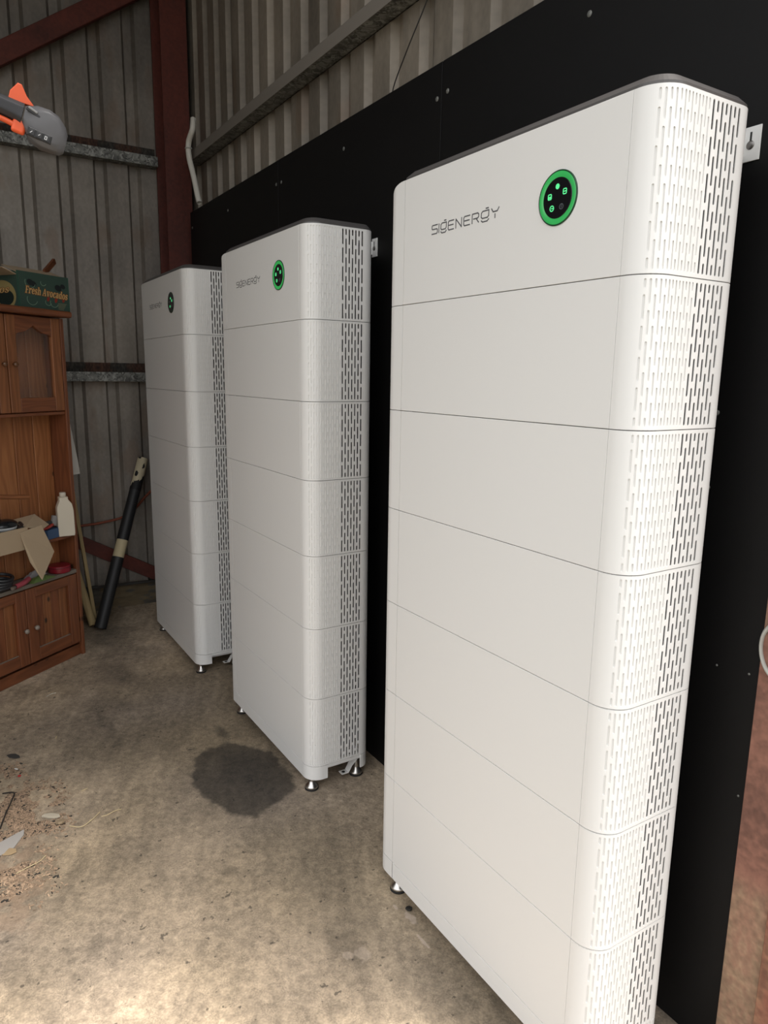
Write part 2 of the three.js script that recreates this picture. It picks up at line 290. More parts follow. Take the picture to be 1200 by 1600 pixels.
{ // white conduit, cable tie, thin wire, hose
  const t = thing('conduit', 'white flexible conduit hanging beside the corner column', 'conduit', [-3.43, 2.39, -0.105]);
  mesh('pipe', tube([[-0.02, 0.46, 0], [0.0, 0.40, 0.012], [-0.055, 0.34, 0.02], [-0.057, 0.27, 0.02], [-0.02, 0.16, 0.01], [0.05, 0.0, 0.004]], 0.016, 48, 12), wash(0.68, 0.66, 0.60, 0.5), t);
  const tie = new THREE.TorusGeometry(0.019, 0.003, 6, 20); tie.rotateX(Math.PI / 2); tie.translate(-0.058, 0.31, 0.02); mesh('cable_tie', tie, wash(0.5, 0.5, 0.48), t);
  tag(mesh('wire', tube([[-1.415, 2.38, -0.145], [-1.40, 2.40, -0.14], [-1.30, 2.475, -0.125], [-1.18, 2.585, -0.122], [-1.0, 2.80, -0.12], [-0.95, 3.2, -0.14]], 0.0022, 40, 6), wash(0.02, 0.02, 0.02)), 'thin black wire rising from the top of the black boards', 'wire');
  const h = new THREE.TorusGeometry(0.056, 0.0055, 10, 40); h.scale(0.62, 1, 1); h.rotateZ(0.15); h.translate(0.112, 0.905, BZ + 0.014);
  const c = thing('cable_loop', 'grey cable loop at the right edge hanging on the rusty post', 'cable', [0, 0, 0]); mesh('loop', h, wash(0.42, 0.41, 0.37, 0.5), c);
  const pg = rod([0.118, 0.953, BZ + 0.011], [0.118, 0.953, BZ + 0.035], 0.004); mesh('peg', pg, M.steel, c);
}

// ------------------------------------------------------------------ battery stacks
const W = 0.82, HW = W / 2, HD = 0.129, RF = 0.055, RB = 0.04, SEAM = 0.063, MH = 0.27, IH = 0.302, BASE = 0.105, GAP = 0.0016;
const LF = 2 * HD - RF - RB, ARC = RF * Math.PI / 2, WEND = LF + ARC + (SEAM - RF) - 0.0008, WBEG = -RB * Math.PI / 2 - 0.02;
const LEFT = 0.0295; // the left cover is wider by this much
function prof(w, d = 0) { // right-hand cover: arclength from the rear of the flat side towards the front; d is depth below the surface
  let x, z, nx, nz;
  if (w > LF + ARC) { x = HW - RF - (w - LF - ARC); z = HD; nx = 0; nz = 1; }
  else if (w > LF) { const a = (w - LF) / RF; nx = Math.cos(a); nz = Math.sin(a); x = HW - RF + RF * nx; z = HD - RF + RF * nz; }
  else if (w >= 0) { x = HW; z = -HD + RB + w; nx = 1; nz = 0; }
  else if (w > -RB * Math.PI / 2) { const a = w / RB; nx = Math.cos(a); nz = Math.sin(a); x = HW - RB + RB * nx; z = -HD + RB + RB * nz; }
  else { x = HW - RB + (w + RB * Math.PI / 2); z = -HD; nx = 0; nz = -1; }
  return [x - nx * d, z - nz * d, nx, nz];
}
class Surf { // triangles in (w, y, depth) space bent onto the profile
  constructor(side = 1, round = 0) { this.p = []; this.n = []; this.side = side; this.round = round; this.end = side < 0 ? WEND + LEFT : WEND; }
  pt(w, y, d) {
    const q = prof(w, d); let x = q[0] + (this.side < 0 ? LEFT : 0);
    if (this.round) { // outer top corner of the inverter cover is rounded in elevation
      const H = this.round, r = 0.082, k = Math.max(0, x - (HW + LEFT - r)), top = H - (r - Math.sqrt(Math.max(0, r * r - k * k))) * 0.98, y0 = H - 0.1; if (y > y0) y = y0 + (y - y0) * (top - y0) / (H - y0);
    }
    return [[x, y, q[1]], [q[2], 0, q[3]]];
  }
  tri(a, b, c, flat) {
    const P = [a, b, c].map((q) => this.pt(...q)); let nn = P.map((q) => q[1]);
    const e1 = V(...P[1][0]).sub(V(...P[0][0])), e2 = V(...P[2][0]).sub(V(...P[0][0])), f = e1.cross(e2); if (f.lengthSq() < 1e-18) return; f.normalize();
    if (flat) nn = [f, f, f].map((v) => [v.x, v.y, v.z]);
    if (this.side < 0) { P.forEach((q) => { q[0][0] *= -1; }); nn = nn.map((q) => [-q[0], q[1], q[2]]); [0, 2, 1].forEach((k) => { this.p.push(...P[k][0]); this.n.push(...nn[k]); }); }
    else [0, 1, 2].forEach((k) => { this.p.push(...P[k][0]); this.n.push(...nn[k]); });
  }
  quad(a, b, c, d, flat) { this.tri(a, b, c, flat); this.tri(a, c, d, flat); }
  geo() { const g = new THREE.BufferGeometry(); g.setAttribute('position', new THREE.Float32BufferAttribute(this.p, 3)); g.setAttribute('normal', new THREE.Float32BufferAttribute(this.n, 3)); g.setAttribute('uv', new THREE.Float32BufferAttribute(new Float32Array(this.p.length / 3 * 2), 2)); return g; }
}
// note: w grows towards the front, so outward faces run (w1,y0)->(w0,y0)->(w0,y1) on the right-hand cover
const SW = 0.0054, EW = 0.0040;
function coverGeo(H, side) {
  const S = new Surf(side, side < 0 && H > 0.28 ? H : 0), b = 0.0007, WEND = S.end;
  const face = (w0, w1, y0, y1) => S.quad([w1, y0, 0], [w0, y0, 0], [w0, y1, 0], [w1, y1, 0]);
  const full = (n, m0, m1, gap) => { const p = (H - m0 - m1 + gap) / n, r = []; for (let i = 0; i < n; i++) r.push([m0 + i * p, m0 + (i + 1) * p - gap]); return r; };
  const half = (n, m0, m1, gap) => { const p = (H - m0 - m1 + gap) / n, r = []; for (let i = 0; i <= n; i++) { const a = Math.max(m0, m0 + (i - 0.5) * p), e = Math.min(H - m1, m0 + (i + 0.5) * p - gap); r.push([a, e]); } return r; };
  const cols = [];
  for (let i = 0; i < 7; i++) cols.push({ w: 0.0125 + 0.01235 * i, sw: SW, open: true, slots: (i % 2 ? half : full)(5, 0.0065, 0.0065, 0.0103) });
  for (let i = 0; i < 13; i++) cols.push({ w: 0.0985 + 0.0093 * i, sw: EW, open: false, slots: (i % 2 ? full : half)(5, 0.0065, 0.0065, 0.0103) });
  const edges = [cols[0].w - 0.006]; for (let i = 0; i + 1 < cols.length; i++) edges.push((cols[i].w + cols[i + 1].w) / 2); edges.push(cols[cols.length - 1].w + 0.0047);
  const plain = (a, e, n) => { for (let i = 0; i < n; i++) face(a + (e - a) * i / n, a + (e - a) * (i + 1) / n, b, H - b); };
  plain(WBEG, -RB * Math.PI / 2, 1); plain(-RB * Math.PI / 2, 0, 10); plain(0, edges[0], 1); plain(edges[edges.length - 1], LF + ARC, 7); plain(LF + ARC, WEND, side < 0 ? 8 : 1);
  cols.forEach((c, i) => {
    const w0 = edges[i], w1 = edges[i + 1], r = c.sw / 2, dep = c.open ? 0.0018   : 0.0021; let y = b;
    c.slots.forEach(([a, e], k) => {
      const yt = k + 1 < c.slots.length ? (e + c.slots[k + 1][0]) / 2 : H - b, rr_ = Math.min(r, (e - a) / 2), N = 4, inn = [], out = [];
      for (const [yc, s0, lim] of [[e - rr_, 0, yt], [a + rr_, 1, y]]) for (let j = 0; j <= N; j++) {
        const th = Math.PI * (s0 + j / N), cx = Math.cos(th), sy = Math.sin(th), m = Math.max(Math.abs(cx), Math.abs(sy));
        inn.push([c.w + r * cx, yc + rr_ * sy]); const ox = cx / m, oy = sy / m; out.push([ox >= 0 ? c.w + (w1 - c.w) * ox : c.w + (c.w - w0) * ox, s0 ? yc - (yc - lim) * -oy : yc + (lim - yc) * oy]);
      }
      const n = inn.length;
      for (let j = 0; j < n; j++) {
        const q = (j + 1) % n, I0 = inn[j], I1 = inn[q], O0 = out[j], O1 = out[q];
        S.quad([...I0, 0], [...I1, 0], [...O1, 0], [...O0, 0]);
        S.quad([...I1, 0], [...I0, 0], [...I0, dep], [...I1, dep], true);
        if (!c.open) S.tri([c.w, (a + e) / 2, dep], [...I1, dep], [...I0, dep]);
      }
      y = yt;
    });
  });
  // bevelled top and bottom edges and the returns that make the joints
  const st = []; for (let w = WBEG, i = 0; i <= 40; i++) st.push(WBEG + (WEND - WBEG) * i / 40);
  for (let i = 0; i < 40; i++) {
    const a = st[i], e = st[i + 1];
    S.quad([e, H - b, 0], [a, H - b, 0], [a, H, b], [e, H, b]); S.quad([e, H, b], [a, H, b], [a, H, 0.008], [e, H, 0.008], true);
    S.quad([e, 0, b], [a, 0, b], [a, b, 0], [e, b, 0]); S.quad([e, 0, 0.008], [a, 0, 0.008], [a, 0, b], [e, 0, b], true);
  }
  S.quad([WEND, 0, 0.006], [WEND, 0, 0], [WEND, H, 0], [WEND, H, 0.006], true);
  return S.geo();
}
function skirtGeo(side, rear) { // pillars of the base: front corner or rear corner
  const S = new Surf(side), H = 0.055 - GAP, WEND = S.end;
  for (const [a, e, n] of [rear ? [WBEG, 0.002, 12] : [0.143, WEND, 18]]) for (let i = 0; i < n; i++) {
    const w0 = a + (e - a) * i / n, w1 = a + (e - a) * (i + 1) / n;
    S.quad([w1, 0, 0], [w0, 0, 0], [w0, H, 0], [w1, H, 0]); S.quad([w0, 0, 0.004], [w1, 0, 0.004], [w1, H, 0.004], [w0, H, 0.004]);
    S.quad([w1, 0, 0.004], [w0, 0, 0.004], [w0, 0, 0], [w1, 0, 0], true); S.quad([w1, H, 0], [w0, H, 0], [w0, H, 0.004], [w1, H, 0.004], true);
    if (i === 0 && a > 0) S.quad([w0, 0, 0], [w0, 0, 0.004], [w0, H, 0.004], [w0, H, 0], true);
    if (i === n - 1 && a < 0) S.quad([w1, 0, 0.004], [w1, 0, 0], [w1, H, 0], [w1, H, 0.004], true);
  }
  return S.geo();
}
function panelGeo(H) { const w = W - 2 * SEAM - 0.0006, b = 0.0006, s = new THREE.Shape(); s.moveTo(-w / 2 + b, b); s.lineTo(w / 2 - b, b); s.lineTo(w / 2 - b, H - b); s.lineTo(-w / 2 + b, H - b); s.closePath(); const g = new THREE.ExtrudeGeometry(s, { depth: 0.006, bevelEnabled: true, bevelSize: b, bevelThickness: b, bevelSegments: 1 }); g.translate(0, 0, HD - 0.006 - b); return g; }
function footprint(inset) { // closed outline, counter-clockwise seen from above
  const pts = [], N = 10, add = (cx, cz, r, a0) => { for (let i = 0; i <= N; i++) { const a = a0 + Math.PI / 2 * i / N; pts.push([cx + Math.max(0.004, r - inset) * Math.cos(a), cz + Math.max(0.004, r - inset) * Math.sin(a)]); } };
  const k = (r) => r + Math.max(0, inset - r + 0.004);
  const XL = -HW + SEAM - 0.002, rs = 0.006; add(HW - k(RF), HD - k(RF), RF, 0); add(XL + k(rs), HD - k(rs), rs, Math.PI / 2); add(XL + k(rs), -HD + k(rs), rs, Math.PI); add(HW - k(RB), -HD + k(RB), RB, 1.5 * Math.PI);
  return pts;
}
function loft(rings) { // rings of [y, pts]; capped at the last one
  const pos = []; const T = (a, b, c) => pos.push(...a, ...b, ...c);
  for (let k = 0; k + 1 < rings.length; k++) { const [y0, A] = rings[k], [y1, B] = rings[k + 1], n = A.length; for (let i = 0; i < n; i++) { const j = (i + 1) % n, a = [A[i][0], y0, A[i][1]], b = [A[j][0], y0, A[j][1]], c = [B[j][0], y1, B[j][1]], d = [B[i][0], y1, B[i][1]]; T(a, c, b); T(a, d, c); } }
  const [y, P] = rings[rings.length - 1]; for (let i = 0; i < P.length; i++) { const j = (i + 1) % P.length; T([0, y, 0], [P[j][0], y, P[j][1]], [P[i][0], y, P[i][1]]); }
  const g = new THREE.BufferGeometry(); g.setAttribute('position', new THREE.Float32BufferAttribute(pos, 3)); g.setAttribute('uv', new THREE.Float32BufferAttribute(new Float32Array(pos.length / 3 * 2), 2)); g.computeVertexNormals(); return g;
}
const G = {
  coverR: coverGeo(MH - GAP, 1), coverL: coverGeo(MH - GAP, -1), invR: coverGeo(IH - GAP, 1), invL: coverGeo(IH - GAP, -1),
  panel: panelGeo(MH - GAP), invPanel: panelGeo(IH - GAP), core: bx(W - 0.16, MH, 2 * HD - 0.05, 0, MH / 2, 0), invCore: bx(W - 0.16, IH, 2 * HD - 0.05, 0, IH / 2, 0),
  back: bx(W + LEFT - 2 * (RB + 0.012), MH - GAP, 0.003, -LEFT / 2, MH / 2, -HD + 0.0025), invBack: bx(W + LEFT - 2 * (RB + 0.012), IH - 0.09, 0.003, -LEFT / 2, (IH - 0.09) / 2, -HD + 0.0025), invBackTop: bx(W - 0.14, 0.089, 0.003, 0.01, IH - 0.0455, -HD + 0.0025),
  cap: loft([[0, footprint(0.02)], [0, footprint(0.0015)], [0.005, footprint(0.0015)], [0.019, footprint(0.016)], [0.020, footprint(0.02)]]),
  skirts: [skirtGeo(1), skirtGeo(-1), skirtGeo(1, true), skirtGeo(-1, true)],
  foot: lathe([[0, 0], [0.022, 0], [0.0245, 0.003], [0.0245, 0.008], [0.022, 0.011], [0.0125, 0.022], [0.0115, 0.026], [0.009, 0.03], [0.0085, 0.062], [0, 0.062]], 32),
  pad: lathe([[0, 0], [0.026, 0], [0.026, 0.005], [0, 0.005]], 32),
};
const LETTERS = (() => { // squared-off capitals with dashes over and bowls under the two Gs
  const E = [[[1, 1], [0.14, 1], [0, 0.86], [0, 0.14], [0.14, 0], [1, 0]], [[0.14, 0.52], [0.92, 0.52]]];
  const Gg = [[[1, 1], [0.2, 1], [0.02, 0.84], [0, 0.42], [0.16, 0.26], [0.82, 0.26], [0.98, 0.42], [1, 1]], [[0.02, 0.04], [0.2, -0.12], [0.8, -0.12], [1, 0.06]], [[0.6, 1.24], [0.92, 1.24]]];
  const set = [
    [0, 57, [[[1, 1], [0.12, 1], [0, 0.9], [0, 0.64], [0.12, 0.53], [0.88, 0.53], [1, 0.42], [1, 0.12], [0.88, 0], [0, 0]]]],
    [73, 1, [[[0, 1], [0, 0]]]], [92, 56, Gg], [166, 54, E], [241, 54, [[[0, 0], [0, 1], [1, 0], [1, 1]]]], [316, 56, E],
    [394, 58, [[[0, 0], [0, 1], [0.84, 1], [1, 0.86], [1, 0.6], [0.84, 0.46], [0.2, 0.46]], [[0.62, 0.44], [1, 0]]]], [474, 66, Gg],
    [562, 62, [[[0, 1], [0.22, 0.66], [0.78, 0.66], [1, 1]], [[0.5, 0.4], [0.5, 0]]]]];
  const k = 0.241 / 624, paths = []; for (const [x, w, ps] of set) for (const p of ps) paths.push(p.map(([a, b]) => [(x + a * w) * k, b * 0.0195]));
  return strokes(paths, 0.0026);
})();
const ICONS = (() => {
  const ring = (r, n = 14) => Array.from({ length: n + 1 }, (_, i) => [r * Math.cos(i / n * 2 * Math.PI), r * Math.sin(i / n * 2 * Math.PI)]);
  const sq = [[-0.0042, -0.003], [-0.0042, 0.003], [-0.003, 0.0046], [0.003, 0.0046], [0.0042, 0.003], [0.0042, -0.003], [0.003, -0.0046], [-0.003, -0.0046], [-0.0042, -0.003]];
  const disc = new THREE.CircleGeometry(0.0052, 20); disc.translate(0, 0, 0.0004);
  return [[0, 0.0205, disc], [0.0195, 0.0085, strokes([sq, [[-0.002, 0], [0.0035, 0]]], 0.0018)], [-0.0195, 0.0045, strokes([sq, [[-0.003, 0], [0.003, 0]], [[-0.0028, -0.0022], [0.0028, -0.0022]]], 0.0018)], [-0.0125, -0.0175, strokes([ring(0.0048), [[-0.001, 0], [0.003, 0]]], 0.0018)], [0.0125, -0.0175, strokes([ring(0.0048), [[0, -0.002], [0, 0.003]]], 0.0012)]];
})();
function makeStack(cx, cz, label, o) {
  const t = thing('battery_stack', label, 'battery', [cx, F + (o.dy || 0), cz], 0, 'white home battery stacks along the black wall');
  for (let i = 0; i < 6; i++) {
    const m = mesh('battery_module', G.core, M.inner, t); m.position.y = BASE + i * MH;
    mesh('front_panel', G.panel, M.panel, m); mesh('side_cover', G.coverR, M.white, m); mesh('side_cover', G.coverL, M.white, m); mesh('back_panel', G.back, M.inner, m);
  }
  const inv = mesh('inverter_module', G.invCore, M.inner, t); inv.position.y = BASE + 6 * MH; inv.userData.label = 'top module with lettering and round status display';
  mesh('front_panel', G.invPanel, M.panel, inv); mesh('side_cover', G.invR, M.white, inv); mesh('side_cover', G.invL, M.white, inv); mesh('back_panel', [G.invBack, G.invBackTop], M.inner, inv);
  const lt = mesh('lettering', G.letters || (G.letters = LETTERS), M.letter, inv); lt.position.set(HW - 0.637, 0.154, HD); lt.userData.label = 'grey SIGENERGY lettering';
  const turn = (g) => { g.rotateX(Math.PI / 2); return g; };
  G.rim = G.rim || turn(lathe([[0.0505, 0], [0.0505, 0.0015], [0.0495, 0.0026], [0.048, 0.0024], [0.047, 0.0005]], 64));
  G.ring = G.ring || turn(lathe([[0.048, 0.0018], [0.045, 0.0026], [0.041, 0.0022], [0.037, 0.001], [0.0355, 0.0004]], 64));
  G.disc = G.disc || turn(lathe([[0.0375, 0], [0.037, 0.0018], [0.0362, 0.0022], [0, 0.0022]], 64));
  const at = (m) => { m.position.set(HW - 0.2255, 0.159, HD); return m; };
  at(mesh('display_rim', G.rim, o.off ? M.ringOff : M.ringDark, inv)); const ring = at(mesh('display_ring', G.ring, o.off ? M.ringOff : M.ringLit, inv)); ring.userData.label = o.off ? 'dark display ring' : 'glowing green display ring';
  at(mesh('display', G.disc, M.glassBlack, inv));
  ICONS.forEach(([x, y, g], i) => { const m = mesh('status_icon', g, (i === 4 || (o.off && i === 2)) ? M.iconOff : M.iconLit, inv); m.position.set(HW - 0.2255 + x, 0.159 + y, HD + 0.0023); });
  const cap = mesh('top_cap', G.cap, M.cap, t); cap.position.y = BASE + 6 * MH + IH - GAP; cap.userData.label = 'dark grey bevelled top cap';
  // base
  const base = mesh('base_frame', [bx(W - 0.05, 0.03, 2 * HD - 0.05, 0, BASE - 0.016, 0), rb(0.01, 0.014, 0.17, HW - 0.008, BASE - 0.0085, -0.02, 0.002), rb(0.01, 0.014, 0.17, -HW + 0.008, BASE - 0.0085, -0.02, 0.002)], M.white, t);
  const fp = panelGeo(0.055 - GAP); mesh('skirt_panel', fp, M.panel, base).position.y = BASE - 0.055;
  for (const g of G.skirts) mesh('skirt_corner', g, M.white, base).position.y = BASE - 0.055;
  for (const [x, z] of [[HW - 0.042, HD - 0.028], [-HW + 0.058, HD - 0.028], [HW - 0.045, -HD + 0.035], [-HW + 0.022, -HD + 0.035]]) {
    const f = mesh('foot', G.foot, M.steel, t); f.position.set(x, 0.004, z); mesh('foot_pad', G.pad, M.rubber, f).position.y = -0.004;
  }
  for (const s of [1, -1]) { // floor anchor tab
    const x0 = s * (HW - 0.035), a = mesh('anchor_tab', [bar([x0, BASE - 0.028, -0.088], [x0, 0.052, -0.06], 0.0025, 0.028), bar([x0, 0.053, -0.062], [x0, 0.03, -0.048], 0.0025, 0.028), rb(0.028, 0.0025, 0.032, x0, 0.029, -0.034, 0.001)], M.white, t);
    mesh('bolt_hole_dark', lathe([[0, 0.0003], [0.007, 0.0003], [0.007, 0]], 16), M.rubber, a).position.set(x0, 0.0303, -0.032);  // flat black disc painted as the dark of a hole; nothing is cut
  }
  for (const s of [1, -1]) { // wall bracket: arm from the back to a plate on the board
    const xa = s > 0 ? HW + o.arm : -HW + 0.14, y = o.by, zw = BZ - cz; // board plane in local z
    const b = mesh('wall_bracket', [rb(0.0025, 0.045, -HD - zw - 0.0, xa, y, (zw - HD) / 2, 0.001), rb(0.036, 0.064, 0.0025, xa + s * 0.0165, y, zw + 0.0013, 0.001)], M.white, t);
    const k = lathe([[0, 0.003], [0.004, 0.003], [0.0075, 0.0015], [0.0085, 0]], 16); k.rotateX(Math.PI / 2); mesh('bolt', k, M.darkSteel, b).position.set(xa + s * 0.014, y - 0.002, zw + 0.0026);
    mesh('keyhole_dark', [bx(0.004, 0.02, 0.0006, xa + s * 0.014, y + 0.012, zw + 0.0028)], M.rubber, b);  // black strip laid on the plate for the dark of an uncut slot
  }
  return t;
}
const CZ = 0.099;
makeStack(-HW, CZ, 'nearest and largest white battery stack, its foot cut off by the frame', { arm: -0.083, by: 1.897 - F });
makeStack(-1.3408 - HW, CZ - 0.0115, 'middle of the three white battery stacks, green ring display glowing', { arm: -0.166, by: 1.895 - F });
makeStack(-2.6009 - HW, CZ + 0.011, 'farthest and smallest white battery stack with its display ring dark', { arm: -0.166, by: 1.895 - F, off: true });

// ------------------------------------------------------------------ pine dresser
const CA = 37 * Math.PI / 180, CT = Math.PI / 2 + CA, C0 = V(-3.211, F, 0.684);
const cab = (t, y, b) => { const x = -t, z = -b; return [C0.x + x * Math.cos(CT) + z * Math.sin(CT), y, C0.z - x * Math.sin(CT) + z * Math.cos(CT)]; }; // t leftwards from the right edge, b back from the front
const CWd = 0.75, CD = 0.24;
{
  const c = thing('pine_dresser', 'tall stained pine dresser with glazed upper doors at the left edge', 'dresser', [C0.x, C0.y, C0.z], CT);
  const y = (h) => h - F; // local heights from world heights
  const P = (g, grain = 'y', off = rnd() * 3) => metre(g, grain, off);
  for (const x of [-0.011, -CWd + 0.011]) mesh('side_panel', P(rb(0.022, y(1.70), CD, x, y(1.70) / 2, -CD / 2, 0.003)), M.pineDark, c);
  mesh('top_board', P(rb(CWd + 0.06, 0.032, CD + 0.04, -CWd / 2, y(1.72), -CD / 2 + 0.018, 0.012, 3), 'x'), M.pineDark, c);
  mesh('counter', P(rb(CWd - 0.045, 0.02, CD - 0.012, -CWd / 2, y(0.375), -CD / 2 + 0.004, 0.003), 'x'), std({ color: lin(0.17, 0.145, 0.115), roughness: 0.85 }), c).userData.label = 'dusty grey counter board';
  mesh('shelf', P(rb(CWd - 0.045, 0.018, 0.09, -CWd / 2, y(0.57), -0.064, 0.003), 'x'), M.pineDark, c);
  mesh('shelf', P(rb(CWd - 0.045, 0.016, 0.10, -CWd / 2, y(1.225), -0.058, 0.003), 'x'), M.pineDark, c);
  mesh('cupboard_floor', P(rb(CWd - 0.045, 0.016, CD - 0.03, -CWd / 2, y(-0.03), -CD / 2 - 0.01, 0.003), 'x'), M.pineDark, c);
  for (let i = 0; i < 6; i++) mesh('back_plank', P(rb(0.114, 1.70 - 0.388, 0.016, -0.024 - 0.058 - i * 0.117, y(0.388) + (1.70 - 0.388) / 2, -0.118, 0.005)), i % 2 ? M.plank : M.plankPale, c);
  mesh('back_panel', P(bx(CWd - 0.045, y(1.68), 0.01, -CWd / 2, y(1.68) / 2, -CD + 0.006)), M.pineDark, c);
  mesh('plinth', P(rb(CWd - 0.045, 0.06, 0.018, -CWd / 2, 0.031, -0.022, 0.003), 'x'), M.pineDark, c);
  const knob = (m, x, yy) => { const k = lathe([[0, 0.026], [0.008, 0.025], [0.0125, 0.018], [0.012, 0.012], [0.006, 0.008], [0.0055, 0], [0, 0]], 20); k.rotateX(Math.PI / 2); k.translate(x, yy, 0.0); return mesh('knob', k, m === 'grey' ? std({ color: lin(0.26, 0.22, 0.18), roughness: 0.4 }) : std({ color: lin(0.12, 0.055, 0.025), roughness: 0.25 }), null_); };
  let null_ = c;
  for (const [x1, x0, hx] of [[-0.026, -0.353, -0.325], [-0.359, -0.724, -0.385]]) { // upper glazed doors
    const w = x1 - x0, h0 = y(1.237), h1 = y(1.697), f = 0.056, cx = (x0 + x1) / 2;
    const d = mesh('glazed_door', P(rb(f, h1 - h0, 0.02, x0 + f / 2, (h0 + h1) / 2, -0.01, 0.004)), M.pine, c);
    mesh('stile', P(rb(f, h1 - h0, 0.02, x1 - f / 2, (h0 + h1) / 2, -0.01, 0.004)), M.pine, d);
    mesh('rail', P(rb(w - 2 * f, 0.07, 0.02, cx, h0 + 0.035, -0.0105, 0.004), 'x'), M.pineDark, d);
    const sA = new THREE.Shape(), a = w / 2 - f; sA.moveTo(-a, 0.09); sA.lineTo(a, 0.09); sA.lineTo(a, 0); sA.quadraticCurveTo(a * 0.9, 0.012, a * 0.75, 0.012); sA.quadraticCurveTo(0.4 * a, 0.016, 0, 0.05); sA.quadraticCurveTo(-0.4 * a, 0.016, -a * 0.75, 0.012); sA.quadraticCurveTo(-0.9 * a, 0.012, -a, 0); sA.closePath();
    const ar = new THREE.ExtrudeGeometry(sA, { depth: 0.016, bevelEnabled: true, bevelSize: 0.001, bevelThickness: 0.001, bevelSegments: 1 }); ar.translate(cx, h1 - 0.092, -0.019); mesh('rail', P(ar, 'x'), M.pineDark, d);
    mesh('glass_pane', bx(w - 2 * f + 0.01, h1 - h0 - 0.09, 0.002, cx, (h0 + h1) / 2 - 0.01, -0.014), M.glass, d);
    null_ = d; knob('', hx, y(1.466)); null_ = c;
  }
  for (const [x1, x0, hx] of [[-0.028, -0.362, -0.325], [-0.366, -0.722, -0.388]]) { // lower board-and-frame doors
    const w = x1 - x0, h0 = y(-0.028), h1 = y(0.36), f = 0.06, cx = (x0 + x1) / 2;
    const d = mesh('panel_door', P(rb(f, h1 - h0, 0.022, x0 + f / 2, (h0 + h1) / 2, -0.012, 0.004)), M.pineDark, c);
    mesh('stile', P(rb(f, h1 - h0, 0.022, x1 - f / 2, (h0 + h1) / 2, -0.012, 0.004)), M.pineDark, d);
    mesh('rail', P(rb(w - 2 * f, 0.062, 0.022, cx, h0 + 0.031, -0.0125, 0.004), 'x'), M.pineDark, d); mesh('rail', P(rb(w - 2 * f, 0.05, 0.022, cx, h1 - 0.025, -0.0125, 0.004), 'x'), M.pineDark, d);
    const lw = (w - 2 * f) / 4; for (let i = 0; i < 4; i++) mesh('door_board', P(rb(lw - 0.002, h1 - h0 - 0.1, 0.009, x0 + f + lw * (i + 0.5), (h0 + h1) / 2, -0.022, 0.003)), i % 2 ? M.pine : M.pineDark, d);
    const ledge = bx(w - 2 * f, 0.002, 0.008, cx, h0 + 0.063, -0.013); mesh('dust_ledge', ledge, std({ color: lin(0.22, 0.19, 0.15), roughness: 0.95 }), d);
    null_ = d; knob('grey', hx, y(0.155)); null_ = c;
  }
}
